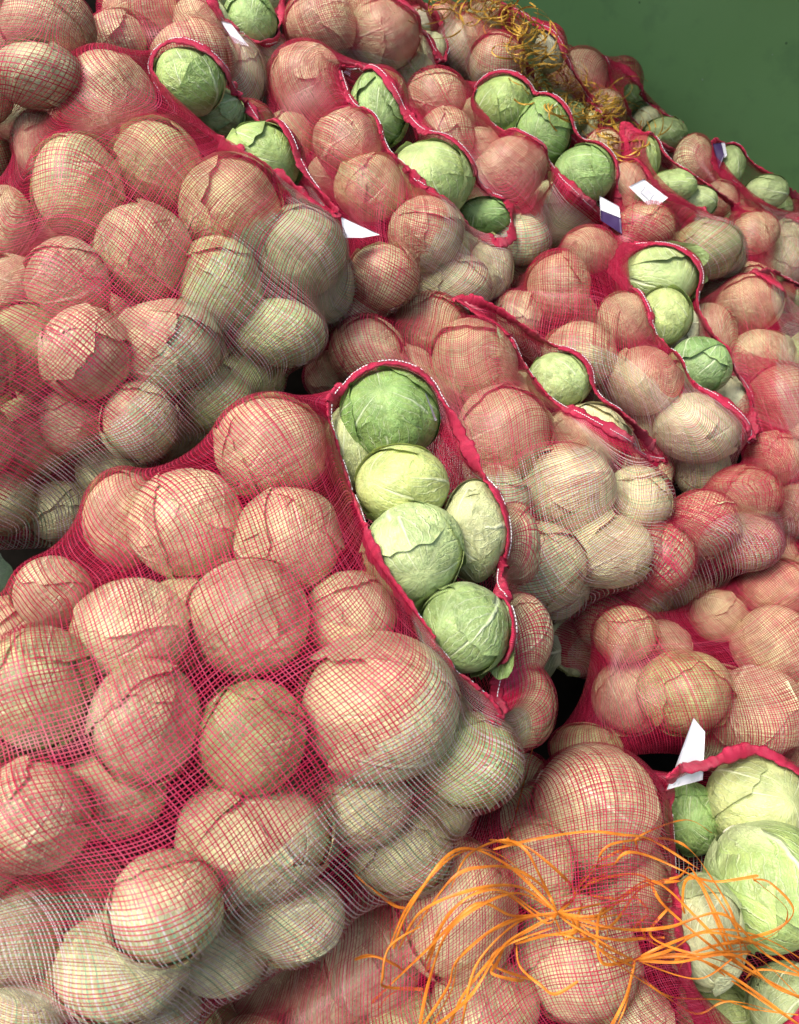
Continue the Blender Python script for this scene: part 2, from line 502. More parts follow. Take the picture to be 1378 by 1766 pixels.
  tags=[('label',[(1229,248),(1244,246),(1252,262),(1240,292)],M_PURPLE,[(1244,246),(1250,246),(1254,268),(1250,272)],M_GREYPRINT)]),
 dict(key='wall-side', label='rearmost red net sack touching the dark green wall',
  net=N((1000,132,46,44),(1040,195,40,38),(970,112,30,30),(1165,262,30,28),(1120,215,30,28)),
  bare=[(1072,142,32,36,120,0,(0.28,0.44,0.14),'bare green cabbage highest against the green wall'),
        (1146,232,36,26,60,0,(0.38,0.52,0.22),'round bare cabbage against the wall, left of the dark label'),
        (1102,205,20,24,200,0,(0.30,0.44,0.18),'small half-hidden cabbage near the wall')],
  front=[(1190,262),(1130,240),(1080,195),(1052,145),(1040,112)], c1=(1020,96),
  back=[(1050,100),(1092,140),(1116,180),(1186,222)], bottom=(930,140), dm=1.25, tags=[]),
 dict(key='top-centre', label='red net sack at the top centre beside golden twine sack',
  net=N((552,45,60,56),(662,62,62,60),(716,140,38,48),(735,90,36,34),(605,110,42,40),(610,10,45,40)),
  bare=[(728,42,28,20,40,0,(0.66,0.68,0.50),'whitish cabbage top in the top centre sack mouth')],
  front=[(768,112),(738,64),(702,32),(652,8)], c1=(640,-15), back=[(705,-14),(744,14),(768,60)], bottom=(490,70), dm=1.06, tags=[]),
 dict(key='golden-twine', label='shaded red net sack under the golden twine at the top',
  net=N((855,110,50,48),(800,80,50,46),(838,45,45,40),(825,145,34,28),(768,45,36,36),(905,150,30,34),(960,190,32,34),(1020,225,34,30),(1060,240,28,24)),
  bare=[(948,85,26,36,40,0,(0.46,0.48,0.34),'greyish cabbage behind the top of the golden twine'),
        (982,205,28,24,100,0,(0.36,0.50,0.20),'bare cabbage half covered by golden twine')],
  front=[(1012,262),(962,205),(918,135),(882,72),(850,28)], c1=(855,5), back=[(905,25),(965,85),(1015,165),(1035,235)], bottom=(740,110), dm=1.11, tags=[]),
 dict(key='paper-slip', label='red net sack at the top with a white paper slip in its mouth',
  net=N((330,100,72,60),(240,22,66,52),(345,45,55,50),(412,130,46,60),(205,72,52,48),(280,60,45,45),(470,110,34,50)),
  bare=[(430,38,44,46,200,0,(0.34,0.52,0.18),'bare cabbage behind the white paper slip at the top'),
        (370,6,32,28,20,0,(0.32,0.50,0.18),'bare cabbage cut by the top edge above the paper slip'),
        (470,-4,28,24,110,0,(0.40,0.50,0.22),'bare cabbage at the top edge right of the paper slip')],
  front=[(436,86),(404,68),(378,38),(348,6),(325,-20)], c1=(370,-50), back=[(440,-60),(492,-20),(490,20),(474,64)], bottom=(170,90), dm=1.07,
  tags=[('slip',[(380,36),(398,40),(430,80),(404,74)],M_TAG)]),
 dict(key='top-left corner', label='red net sack cut by the top left corner',
  net=N((78,42,80,60),(62,128,78,52),(20,70,45,50),(128,100,34,50),(22,196,46,46,0.12),(-30,150,50,60),(60,0,50,40)), bare=[],
  front=[(150,-60),(100,-50),(40,-50)], c1=(-20,-60), back=[(40,-80),(110,-80)], bottom=(-10,240), dm=0.97, tags=[]),
 dict(key='shaded left', label='dark shaded red net sack behind the upper left sack',
  net=N((40,272,46,46),(14,318,46,44),(85,222,32,36),(-30,270,50,50)), bare=[],
  front=[(-70,330),(-80,290)], c1=(-80,240), back=[(-100,270),(-95,310)], bottom=(80,210), dm=1.24, tags=[]),
]

# ------------------------------------------------------------------ place the cabbages (greedy packing along the view rays)
PX, PY, PR, PZ = [], [], [], []       # placed so far
RLO, RHI = 0.066, 0.116


def settle(x, y, r, z, cap, k=0.82):
    if PX:
        c = np.stack([(np.array(PX) - W0 / 2) / FPX * np.array(PZ), (np.array(PY) - H0 / 2) / FPX * np.array(PZ), np.array(PZ)], -1)
        R = np.array(PR)
        z0, lim = z, z + cap
        while z < lim:
            p = np.array([(x - W0 / 2) / FPX * z, (y - H0 / 2) / FPX * z, z])
            if np.all(np.linalg.norm(c - p, axis=1) >= k * (R + r * z / FPX)):
                break
            z += 0.006
    PX.append(x); PY.append(y); PZ.append(z); PR.append(r * z / FPX)
    return z


CAB = []   # all cabbages
for si, s in enumerate(SACKS):
    s['cabs'] = []
    rc = np.mean(np.array(s['front'] + s['back'] + [s['c1']], float), 0)
    b0 = np.array(s['bottom'], float)
    ax2 = (rc - b0) / np.linalg.norm(rc - b0)
    len2 = np.linalg.norm(rc - b0)
    allxy = np.array([(q[0], q[1]) for q in s['net']] + [(q[0], q[1]) for q in s['bare']], float)
    lat_all = (allxy - b0) @ np.array([-ax2[1], ax2[0]])
    lmid, lhalf = 0.5 * (lat_all.max() + lat_all.min()), 0.5 * (lat_all.max() - lat_all.min()) + 30

    def pillow(x, y):
        d = np.array([x, y], float) - b0
        t = (d @ np.array([-ax2[1], ax2[0]]) - lmid) / lhalf
        q = max(0.0, 0.3 - (d @ ax2) / len2) / 0.3
        return 0.098 * abs(t) ** 2.4 + 0.08 * min(1.5, q) ** 2

    def put(x, y, rx, ry, dd, kind, info, cap):
        r = 0.5 * (rx + ry)
        z = float(plane_z(x, y)) * s['dm'] + dd + pillow(x, y)
        z = min(max(z, min(z * 1.10, RLO * FPX / max(rx, ry))), RHI * FPX / r)
        f = max(1.0, 0.058 * FPX / z / r)                 # only the top of a small one shows: its size stays real
        rx, ry, r = rx * f, ry * f, r * f
        z = settle(x, y, r, z, cap)
        c = dict(x=x, y=y, z=z, R=np.array([rx, ry, r]) * z / FPX, kind=kind, info=info, sack=si)
        s['cabs'].append(c)
        CAB.append(c)
    for b in s['bare']:
        put(b[0], b[1], b[2] * 1.08, b[3] * 1.08, -0.03, 'bare', b, 0.08)
    for r in s['net']:
        put(*r, 'net', None, 0.20)
# deeper cabbages that show through the gaps
for si, s in enumerate(SACKS):
    pts = [(c['x'], c['y'], 0.5 * (c['R'][0] + c['R'][1]) * FPX / c['z'], c['z']) for c in s['cabs'] if c['kind'] == 'net']
    cand = []
    for i in range(len(pts)):
        for j in range(i):
            d = math.hypot(pts[i][0] - pts[j][0], pts[i][1] - pts[j][1])
            rr = pts[i][2] + pts[j][2]
            if 0.75 * rr < d < 1.25 * rr:
                cand.append((0.5 * (pts[i][0] + pts[j][0]), 0.5 * (pts[i][1] + pts[j][1]), 0.42 * rr, max(pts[i][3], pts[j][3]) + 0.02))
    random.shuffle(cand)
    done = []
    for x, y, r, z in cand:
        if not (-60 < x < 1440 and -60 < y < 1830):
            continue
        if all(math.hypot(x - a, y - b) > 1.5 * q for a, b, q in done) and len(done) < max(2, len(pts) // 3):
            done.append((x, y, r))
            z = settle(x, y, r, z, 0.16, 0.82)
            c = dict(x=x, y=y, z=z, R=np.array([r, r, r]) * z / FPX, kind='deep', info=None, sack=si)
            s['cabs'].append(c)
            CAB.append(c)
for c in CAB:
    c['P'] = pix(c['x'], c['y'], c['z'])
    t = random.uniform(-0.3, 0.3)
    ct, st = math.cos(t), math.sin(t)
    c['F'] = CR.copy()                     # ellipsoid frame: the photo's right, up, back
ALLX = np.array([c['x'] for c in CAB]); ALLY = np.array([c['y'] for c in CAB]); ALLZ = np.array([c['z'] for c in CAB])
ALLR = np.array([c['R'].mean() for c in CAB]); ALLr = ALLR * FPX / ALLZ


def surf(x, y, only=None, frac=1.0):
    """distance of the heap's front at a pixel: the cabbages there, else their neighbours"""
    m = np.ones(len(CAB), bool) if only is None else np.array([c['sack'] == only for c in CAB])
    d = np.hypot(ALLX[m] - x, ALLY[m] - y) / ALLr[m]
    zf = ALLZ[m] - ALLR[m] * frac * np.sqrt(np.clip(1 - np.minimum(d, 1) ** 2, 0, 1))
    w = np.exp(-(d / 0.75) ** 2) + 1e-6
    zi = np.sum(w * (ALLZ[m] - 0.45 * ALLR[m] * frac)) / np.sum(w)
    inside = d < 1
    if inside.any():
        return float(min(zf[inside].min(), zi + 0.03))
    return float(zi)


# ------------------------------------------------------------------ the setting
# floor of the bay: a sloping sheet under the heap
Ncam = np.array([0.338, 0.508, 0.791])                    # heap normal in camera axes (right, up, back)
NW = CR @ (Ncam / np.linalg.norm(Ncam))
allP = np.array([c['P'] for c in CAB])
low = np.min(allP @ NW - ALLR) - 0.05
tv = norm(np.cross(NW, [0, 1, 0])); bv = np.cross(NW, tv)
c0 = NW * low + (np.array([0.3, 2.0, 0]) - NW * np.dot(NW, [0.3, 2.0, 0]))
gs = np.linspace(-9, 9, 61)
gv = np.array([c0 + tv * a + bv * b + NW * RNG.normal(0, 0.008) for a in gs for b in gs])
g = add('ground', mesh_np('ground', gv, grid_faces(61, 61)), M_GROUND)
g['kind'] = 'structure'

# green wall behind the heap
wsel = [i for i, c in enumerate(CAB) if SACKS[c['sack']]['key'] in ('dark-label', 'wall-side', 'white-label', 'golden-twine')]
A = pix(1070, 140, 3.15)[:2]
B = pix(1378, 345, 3.0)[:2]
wd = norm(B - A)
wn_ = np.array([-wd[1], wd[0]])
if wn_[1] > 0:
    wn_ = -wn_                                            # towards the camera
off = min(min(np.dot(CAB[i]['P'][:2], wn_) - ALLR[i] for i in wsel), min(np.dot(c['P'][:2], wn_) - c['R'].mean() for c in CAB)) - 0.03
wc = wn_ * off
us = np.linspace(-6, 6, 49); hs_ = np.linspace(-2.5, 3.6, 31)
wvv = np.array([[*(wc + wd * u + wn_ * 0.006 * math.sin(u * 2.3 + h)), h] for h in hs_ for u in us])
w = add('wall', mesh_np('wall', wvv, grid_faces(31, 49)), M_WALL)
w['kind'] = 'structure'


# unseen slab overhead, added to shade the wall top and the rear sacks
ra = wc - wn_ * 0.1
rb = wc + wn_ * 1.15
rv = np.array([[*(q + wd * u), h] for h in (2.75, 2.85) for q in (ra, rb) for u in (-6.2, 6.2)])
rf = add('shade_roof', mesh_np('shade_roof', rv, np.array([[0, 1, 3, 2], [4, 6, 7, 5], [0, 4, 5, 1], [2, 3, 7, 6], [0, 2, 6, 4], [1, 5, 7, 3]]), smooth=False), M_WALL)
rf['kind'] = 'structure'


# ------------------------------------------------------------------ cabbage meshes
def wob(p, seed, f, a):
    r = np.random.default_rng(seed)
    out = np.zeros(p.shape[:-1])
    for _ in range(5):
        k = r.normal(0, f, 3)
        out += np.sin(p @ k + r.uniform(0, 6.28))
    return out * a / 5


def head_mesh(seed):
    n, m = 26, 36
    th = np.linspace(0, math.pi, n)[:, None]
    ph = np.linspace(0, 2 * math.pi, m + 1)[None, :]
    d = np.stack([np.sin(th) * np.cos(ph), np.sin(th) * np.sin(ph), np.cos(th) * np.ones_like(ph)], -1)
    r = 0.955 + wob(d, seed, 1.9, 0.085)
    v = d * r[..., None]
    uv = np.stack([np.mod(ph / (2 * math.pi) * 3, 1.0) * np.ones_like(th), 1 - th / math.pi * np.ones_like(ph)], -1)
    return mesh_np('head', v.reshape(-1, 3), grid_faces(n, m + 1), uv.reshape(-1, 2))


def leaf_mesh(seed, az, lift, wmax, length, flare=0.0, ruffle=0.02):
    """an outer leaf that wraps the head from the stem (below) over the side"""
    r = np.random.default_rng(seed)
    n, m = 26, 24
    v = np.linspace(0, 1, n)[:, None]
    u = np.linspace(-1, 1, m)[None, :]
    edge = 1 + 0.035 * np.sin(v * 9 + seed) + 0.012 * np.sin(v * 23 + seed * 2)
    w = wmax * (np.sin(np.clip(0.16 + v * 0.80, 0, 1) * math.pi) ** 0.55) * edge
    pol = 0.12 + v * length + 0.025 * np.sin(u * 6 + seed)          # angle from the stem pole
    lat = u * w
    # direction: start on the meridian az, swing sideways by lat about the head
    s1, c1 = np.sin(pol), np.cos(pol)
    base = np.stack([s1 * np.ones_like(u), np.zeros_like(s1 * u), -c1 * np.ones_like(u)], -1)
    side = np.array([0, 1.0, 0])
    d = base * np.cos(lat)[..., None] + side * np.sin(lat)[..., None]
    ea = np.abs(u) ** 5
    et = np.clip((v - 0.72) / 0.28, 0, 1) ** 2
    rim = np.maximum(ea, et)
    rad = 0.965 + lift + 0.03 * ea + 0.02 * et + rim * ruffle * np.sin(lat * 9 + pol * 7 + seed)
    rad = rad + wob(d, seed // 10, 1.9, 0.085) + 0.014 * np.exp(-(u / 0.07) ** 2) * (1 - v)
    if flare:
        fl = np.clip((v - 0.35) / 0.65, 0, 1) ** 1.6
        rad = rad + flare * fl * (0.7 + 0.5 * np.abs(u)) + rim * 0.07 * flare * np.sin(lat * 17 + seed)
    P = d * rad[..., None]
    if flare:
        P = P + np.array([0, 0, -0.25]) * (flare * np.clip((v - 0.5) / 0.5, 0, 1) ** 2)[..., None]
    ca, sa = math.cos(az), math.sin(az)
    P = P @ np.array([[ca, -sa, 0], [sa, ca, 0], [0, 0, 1]]).T
    uv = np.stack([(u * 0.5 + 0.5) * np.ones_like(v), v * np.ones_like(u)], -1)
    return mesh_np('leaf', P.reshape(-1, 3), grid_faces(n, m), uv.reshape(-1, 2))


def stem_mesh():
    n = 14
    rr = [0.13, 0.135, 0.12, 0.0]
    zz = [-0.86, -1.00, -1.03, -1.035]
    v = [(r * math.cos(2 * math.pi * j / n) * (1 + 0.06 * math.sin(3 * j)), r * math.sin(2 * math.pi * j / n), z) for r, z in zip(rr, zz) for j in range(n)]
    return mesh_np('stem', v, grid_faces(4, n, True))


STEM = stem_mesh()
STEM.materials.append(M_STEM)
VAR = []      # tight heads
for q in range(7):
    hd = head_mesh(100 + q)
    ls = []
    a = q * 1.3
    for i in range(5):
        ls.append(leaf_mesh(200 + q * 10 + i, a, 0.004 + 0.012 * i, random.uniform(0.95, 1.3), random.uniform(1.9, 2.45), 0.0, random.uniform(0.003, 0.007)))
        a += 2.4
    VAR.append((hd, ls))
VAR1 = []     # one leaf standing off
for q in range(3):
    hd, ls = VAR[q]
    VAR1.append((hd, ls[:4] + [leaf_mesh(500 + q, 0.6 + q, 0.06, 1.1, 1.75, 0.22, 0.04)]))
VAR2 = []     # ruffled, torn outer leaves
for q in range(3):
    hd, ls = VAR[q + 3]
    VAR2.append((hd, ls[:3] + [leaf_mesh(600 + q, 0.2 + q, 0.05, 1.2, 1.75, 0.17, 0.05), leaf_mesh(620 + q, 2.5 + q, 0.06, 1.0, 1.7, 0.22, 0.06)]))
for hd, ls in VAR + VAR1 + VAR2:
    for me in [hd] + ls:
        if not me.materials:
            me.materials.append(M_LEAF)


def ordinal(i):
    return ['first', 'second', 'third', 'fourth', 'fifth', 'sixth', 'seventh', 'eighth', 'ninth', 'tenth', 'eleventh', 'twelfth', 'thirteenth', 'fourteenth', 'fifteenth', 'sixteenth', 'seventeenth', 'eighteenth'][min(i, 17)]


def tint_net():
    t = random.random()
    a, b, c = np.array((0.68, 0.70, 0.37)), np.array((0.46, 0.61, 0.23)), np.array((0.66, 0.58, 0.31))
    if t < 0.5:
        k = a
    elif t < 0.8:
        k = a + (b - a) * random.random()
    else:
        k = a + (c - a) * random.random()
    return k * random.uniform(0.82, 1.1)


def make_cabbage(c, label, group):
    root = thing('cabbage', label, 'cabbage', group)
    root.matrix_world = Matrix.LocRotScale(Vector(c['P']), Matrix(c['F'].tolist()).to_quaternion(), Vector(c['R'].tolist()))
    if c['kind'] == 'bare':
        b = c['info']
        fam = (VAR, VAR1, VAR2)[b[5]]
        hd, ls = fam[(int(b[0]) + int(b[1])) % len(fam)]
        tint = np.array(b[6]) * np.array((0.97, 0.90, 0.84))
        rot = Matrix.Rotation(math.radians(b[4]), 3, 'Z') @ Matrix.Rotation(math.radians(-58 + (b[0] % 40)), 3, 'X') @ Matrix.Rotation(random.uniform(0, 6.28), 3, 'Z')
    else:
        hd, ls = VAR[random.randrange(len(VAR))]
        tint = tint_net()
        # stem mostly turned away from the viewer
        rot = Matrix.Rotation(random.uniform(0, 6.28), 3, 'Z') @ Matrix.Rotation(random.uniform(-1.5, 1.5), 3, 'X') @ Matrix.Rotation(random.uniform(0, 6.28), 3, 'Z')
    q = rot.to_quaternion()
    items = [('head', hd)] + [('leaf', l) for l in (ls if c['kind'] != 'deep' else ls[:3])]
    for i, (nm, me) in enumerate(items):
        o = add(nm, me, None, root)
        o.rotation_mode = 'QUATERNION'
        o.rotation_quaternion = q
        k = 1.0 if i == 0 else random.uniform(0.86, 1.1)
        tt = tint * k
        if i >= len(items) - 1 and c['kind'] == 'bare':
            tt = tt * np.array((0.82, 0.92, 0.82))
        o.color = (*[float(min(0.85, x)) for x in tt], 1)
    if c['kind'] != 'deep':
        o = add('stem', STEM, None, root)
        o.rotation_mode = 'QUATERNION'
        o.rotation_quaternion = q
    return root


for s in SACKS:
    nets = [c for c in s['cabs'] if c['kind'] == 'net']
    rows = []
    for c in sorted(nets, key=lambda c: c['y']):
        if rows and c['y'] - rows[-1][0]['y'] < 0.8 * rows[-1][0]['R'][1] * FPX / rows[-1][0]['z']:
            rows[-1].append(c)
        else:
            rows.append([c])
    grp = 'cabbages inside the %s sack' % s['key']
    for ri, row in enumerate(rows):
        for ci, c in enumerate(sorted(row, key=lambda c: c['x'])):
            make_cabbage(c, 'cabbage under the net of the %s sack, %s row down, %s from left' % (s['key'], ordinal(ri), ordinal(ci)), grp)
    for c in s['cabs']:
        if c['kind'] == 'bare':
            make_cabbage(c, c['info'][7], 'bare cabbages in the sack mouths')
        elif c['kind'] == 'deep':
            di = sorted([(q['x'], q['y']) for q in s['cabs'] if q['kind'] == 'deep']).index((c['x'], c['y']))
            make_cabbage(c, 'half-hidden shaded cabbage deep inside the %s sack, %s from left' % (s['key'], ordinal(di)), 'hidden cabbages of the %s sack' % s['key'])


# ------------------------------------------------------------------ nets
def catmull(P, k, closed, axis):
    """refine a grid k times along an axis"""
    P = np.moveaxis(P, axis, 0)
    n = len(P)
    if closed:
        i = np.arange(n)
        p0, p1, p2, p3 = P[(i - 1) % n], P[i], P[(i + 1) % n], P[(i + 2) % n]
    else:
        i = np.arange(n - 1)
        p0, p1, p2, p3 = P[np.maximum(i - 1, 0)], P[i], P[i + 1], P[np.minimum(i + 2, n - 1)]
    out = []
    for q in range(k):
        t = q / k
        out.append(0.5 * (2 * p1 + (p2 - p0) * t + (2 * p0 - 5 * p1 + 4 * p2 - p3) * t * t + (3 * p1 - p0 - 3 * p2 + p3) * t ** 3))
    o = np.stack(out, 1).reshape((-1,) + P.shape[1:])
    if not closed:
        o = np.concatenate([o, P[-1:]], 0)
    return np.moveaxis(o, 0, axis)


def resample_poly(pts, n):
    pts = np.asarray(pts, float)
    d = np.concatenate([[0], np.cumsum(np.linalg.norm(np.diff(pts, axis=0), axis=1))])
    t = np.linspace(0, d[-1], n)
    return np.stack([np.interp(t, d, pts[:, k]) for k in range(pts.shape[1])], -1)


def collide(P, C, F, Rr, rmax):
    """push net points out of the cabbages"""
    for k in range(len(C)):
        d = P - C[k]
        near = (np.abs(d).max(-1) < rmax[k])
        if not near.any():
            continue
        q = (d[near] @ F[k]) / Rr[k]
        l = np.linalg.norm(q, axis=-1)
        ins = l < 1
        if ins.any():
            q[ins] = q[ins] / np.maximum(l[ins], 1e-6)[:, None]
            dn = d[near]
            dn[ins] = (q[ins] * Rr[k]) @ F[k].T
            P[near] = C[k] + dn
    return P


def contain(P, B0, O, C, F, Rr):
    """a net point never lies inside, or nearer the sack's core than, a cabbage on the same ray"""
    ax = O - B0
    t = np.clip((P - B0) @ ax / np.dot(ax, ax), 0, 1)
    o = B0 + t[:, None] * ax
    d = P - o
    L = np.linalg.norm(d, axis=-1)
    d = d / np.maximum(L, 1e-6)[:, None]
    for k in range(len(C)):
        oo = ((o - C[k]) @ F[k]) / Rr[k]
        dd = (d @ F[k]) / Rr[k]
        A = np.sum(dd * dd, -1); Bq = np.sum(oo * dd, -1); Cq = np.sum(oo * oo, -1) - 0.97
        disc = Bq * Bq - A * Cq
        ok = disc > 0
        te = np.where(ok, (-Bq + np.sqrt(np.maximum(disc, 0))) / A, 0)
        L = np.maximum(L, te)
    return o + d * L[:, None]


PITCH_NET = 0.0055
REDS = np.array([(0.41, 0.010, 0.048), (0.47, 0.020, 0.070), (0.33, 0.007, 0.034), (0.52, 0.046, 0.105)])
WHITES = np.array([(0.52, 0.54, 0.50), (0.44, 0.50, 0.42), (0.22, 0.42, 0.26), (0.56, 0.52, 0.50)])


def ribbon_block(L, width, side, nrm, lift, colr, closed):
    """L (threads, points, 3) -> ribbons"""
    a = L + side * (width * 0.5)[..., None] + nrm * lift
    b = L - side * (width * 0.5)[..., None] + nrm * lift
    T, n = L.shape[:2]
    V = np.stack([a, b], 2).reshape(-1, 3)
    base = (np.arange(T) * n * 2)[:, None]
    i = np.arange(n if closed else n - 1)[None, :]
    j = (i + 1) % n
    F = np.stack([base + 2 * i, base + 2 * i + 1, base + 2 * j + 1, base + 2 * j], -1).reshape(-1, 4)
    Cc = np.repeat(colr.reshape(-1, 3), 2, 0)
    return V, F, Cc


def tube(pts, rad, n=5, flat=1.0, nrm=None):
    pts = np.asarray(pts, float)
    t = norm(np.gradient(pts, axis=0))
    if nrm is None:
        ref = np.array([0.3, 0.2, 0.93])
        nrm = norm(np.cross(t, ref))
    nrm = norm(nrm - t * np.sum(nrm * t, -1, keepdims=True))
    bi = np.cross(t, nrm)
    a = np.linspace(0, 2 * math.pi, n, endpoint=False)
    rad = np.broadcast_to(rad, (len(pts),))
    V = pts[:, None] + rad[:, None, None] * (np.cos(a)[None, :, None] * bi[:, None] + flat * np.sin(a)[None, :, None] * nrm[:, None])
    return V.reshape(-1, 3), grid_faces(len(pts), n, True)


def build_sack(si, s):
    own = s['cabs']
    C = np.array([c['P'] for c in own]); Rr = np.array([c['R'] for c in own]) * 1.075; F = [c['F'] for c in own]
    rmean = Rr.mean(1); rmax = Rr.max(1) * 1.001
    R0 = rmean.mean()
    nb_ = np.array([i for i, c in enumerate(own) if c['kind'] != 'bare'])
    # rim
    front = [s['front'][0]] + list(s['front'][1:]) + [s['c1']]
    back = [s['c1']] + list(s['back']) + [s['front'][0]]
    nf, nb = 40, 40

    def lift3(pl, k, fr):
        pl = resample_poly(pl, k)
        z = np.array([surf(x, y, si, fr) for x, y in pl])
        for _ in range(6):
            z[1:-1] = 0.5 * z[1:-1] + 0.25 * (z[:-2] + z[2:])
        return pix(pl[:, 0], pl[:, 1], z)
    Lf, Lb = lift3(front, nf, 1.0), lift3(back, nb, 0.8)
    Lb[0], Lb[-1] = Lf[-1], Lf[0]
    # axes
    bx = sum(c['x'] for c in own) / len(own)
    rimc = 0.5 * (Lf.mean(0) + Lb.mean(0))
    B0 = pix(*s['bottom'], surf(*s['bottom'], si, 0.0) + 0.8 * R0)
    O = rimc + norm(rimc - CAM_LOC) * 0.75 * R0
    O = O + norm(B0 - O) * 0.8 * R0
    a = norm(O - B0)
    view = norm(CAM_LOC - C.mean(0))
    n = norm(view * 0.7 + NW * 0.3)
    n = norm(n - a * np.dot(n, a))
    b = np.cross(n, a)
    if np.dot(b, Lf[0] - Lf[-1]) < 0:
        b = -b
    Lax = np.linalg.norm(O - B0)
    width = np.ptp(C @ b) + 2 * R0
    thick = np.ptp(C @ n) + 2 * R0
    circ = 2.05 * (width + thick) * 0.80
    length = Lax + 3.4 * R0
    nt = max(36, int(circ / PITCH_NET / 3))
    ns = max(30, int(length / PITCH_NET / 3))
    nt -= nt % 2
    th = np.arange(nt) / nt * 2 * math.pi
    e = np.cos(th)[:, None] * b + np.sin(th)[:, None] * n
    # rim points by angle: 0..pi the front lip, pi..2pi the back lip
    half = nt // 2
    Lrim = np.concatenate([resample_poly(Lf, half + 1)[:-1], resample_poly(Lb, nt - half + 1)[:-1]], 0)
    nbot, nm = max(5, int(ns * 0.16)), max(7, int(ns * 0.22))
    nbody = ns - nbot - nm
    orig, dirs = [], []
    for i in range(nbot):
        q = (i + 0.6) / nbot * math.pi / 2
        orig.append(np.repeat(B0[None], nt, 0)); dirs.append(norm(-a * math.cos(q) + e * math.sin(q)))
    for i in range(nbody):
        orig.append(np.repeat((B0 + (O - B0) * i / (nbody - 1))[None], nt, 0)); dirs.append(e)
    lr = norm(Lrim - O)
    kk = np.clip((1 - np.sin(th)) * 0.5, 0.05, 1)[:, None] * 1.1
    for i in range(nm):
        q = (i + 1) / nm
        orig.append(np.repeat(O[None], nt, 0)); dirs.append(norm((1 - q) ** 2 * e + 2 * q * (1 - q) * a * kk + q * q * lr))
    orig = np.array(orig); dirs = np.array(dirs)
    r = np.full(orig.shape[:2], R0 * 0.6)
    for k in range(len(C)):
        RR = rmean[k] * 1.7
        oc = C[k] - orig
        tca = np.sum(oc * dirs, -1)
        lat2 = np.sum(oc * oc, -1) - tca ** 2
        ok = lat2 < RR ** 2
        ex = tca + np.sqrt(np.clip(RR ** 2 - lat2, 0, None))
        r = np.where(ok & (ex > r), ex, r)
    for _ in range(3):
        r = 0.5 * r + 0.25 * (np.roll(r, 1, 1) + np.roll(r, -1, 1))
        r[1:-1] = 0.5 * r[1:-1] + 0.25 * (r[:-2] + r[2:])
    P = orig + dirs * r[..., None]
    P[-1] = Lrim

    def even(P, mer=True, ring=True):
        if ring:
            for i in range(ns - 1):
                L = np.concatenate([P[i], P[i][:1]], 0)
                P[i] = resample_poly(L, nt + 1)[:-1]
        if mer:
            for j in range(nt):
                P[:, j] = resample_poly(P[:, j], ns)
        return P
    P = even(even(P))
    iters = 120
    hug = 0.00035
    for it in range(iters):
        up = np.concatenate([P[:1] * 0 + P[:1].mean(1, keepdims=True), P[:-1]], 0)
        dn = np.concatenate([P[1:], P[-1:]], 0)
        lap = 0.25 * (up + dn + np.roll(P, 1, 1) + np.roll(P, -1, 1)) - P
        tu = dn - up
        tvv = np.roll(P, -1, 1) - np.roll(P, 1, 1)
        nv = norm(np.cross(tvv, tu))
        out = norm(P - orig)
        nv = nv * np.sign(np.sum(nv * out, -1, keepdims=True))
        step = lap * 0.9 - nv * hug
        sn = np.sum(step * nv, -1, keepdims=True) * nv
        step = sn + (step - sn) * 0.5
        step[-1] *= 0.0
        P = P + step
        P = collide(P.reshape(-1, 3), C, F, Rr, rmax).reshape(P.shape)
        if it in (15, 30, 45, 60, 80):
            P = even(P)
        if it % 4 == 0 and it < 100:
            P[:-nm] = contain(P[:-nm].reshape(-1, 3), B0, O, C, F, Rr).reshape(P[:-nm].shape)
            P[-nm:-1] = contain(P[-nm:-1].reshape(-1, 3), B0, O, C[nb_], [F[i] for i in nb_], Rr[nb_]).reshape(P[-nm:-1].shape)
        if it in (15, 30, 45, 60, 80):
            P = collide(P.reshape(-1, 3), C, F, Rr, rmax).reshape(P.shape)
    for _ in range(10):                                   # a hem under tension runs straight
        P[-1] = 0.5 * P[-1] + 0.25 * (np.roll(P[-1], 1, 0) + np.roll(P[-1], -1, 0))
        P[-2] = 0.6 * P[-2] + 0.2 * (np.roll(P[-2], 1, 0) + np.roll(P[-2], -1, 0))
    # refine to one row/column per thread
    Q = catmull(catmull(P, 3, True, 1), 3, False, 0)
    Q = collide(Q.reshape(-1, 3), C, F, Rr * 1.004, rmax * 1.004).reshape(Q.shape)
    nu, nv_ = Q.shape[:2]
    # small unevenness of the weave
    rr = np.random.default_rng(si + 50)
    jit_u = rr.normal(0, 0.13, nu); jit_v = rr.normal(0, 0.13, nv_)
    tU = np.gradient(Q, axis=0); tV = 0.5 * (np.roll(Q, -1, 1) - np.roll(Q, 1, 1))
    nor = norm(np.cross(tV, tU))
    outw = Q - np.repeat(np.repeat(orig, 3, 0)[:nu], 3, 1)[:, :nv_] if False else None
    cen = Q.mean((0, 1))
    if np.sum(nor * (Q - Q.mean(1, keepdims=True))) < 0:
        nor = -nor
    pu = norm(tU); pv = norm(tV)
    su = np.linspace(0, 1, nu)[:, None]
    edge = 1 / (1 + ((1 - su) * length / s.get('hemw', 0.035)) ** 5)
    spu = np.linalg.norm(tU, axis=-1); spv = np.linalg.norm(tV, axis=-1)
    print('net', s['key'], nu, nv_, 'pitch', np.median(spu), np.median(spv))
    lump = 1 + 0.22 * np.sin(Q @ np.array([31.0, 17, 23]) + si) * np.sin(Q @ np.array([-19.0, 29, 13]))
    Qj = Q + tU * (jit_u[:, None, None]) * (su < 0.99)[..., None] + tV * jit_v[None, :, None]
    # axial threads
    thf = np.arange(nv_) / nv_ * 2 * math.pi
    Lx = np.swapaxes(Qj[::2], 0, 1)
    wx = np.swapaxes(np.minimum(0.0013 * lump, 0.23 * spv)[::2] * (1 + 1.5 * edge[::2]), 0, 1) * rr.uniform(0.75, 1.3, nv_)[:, None]
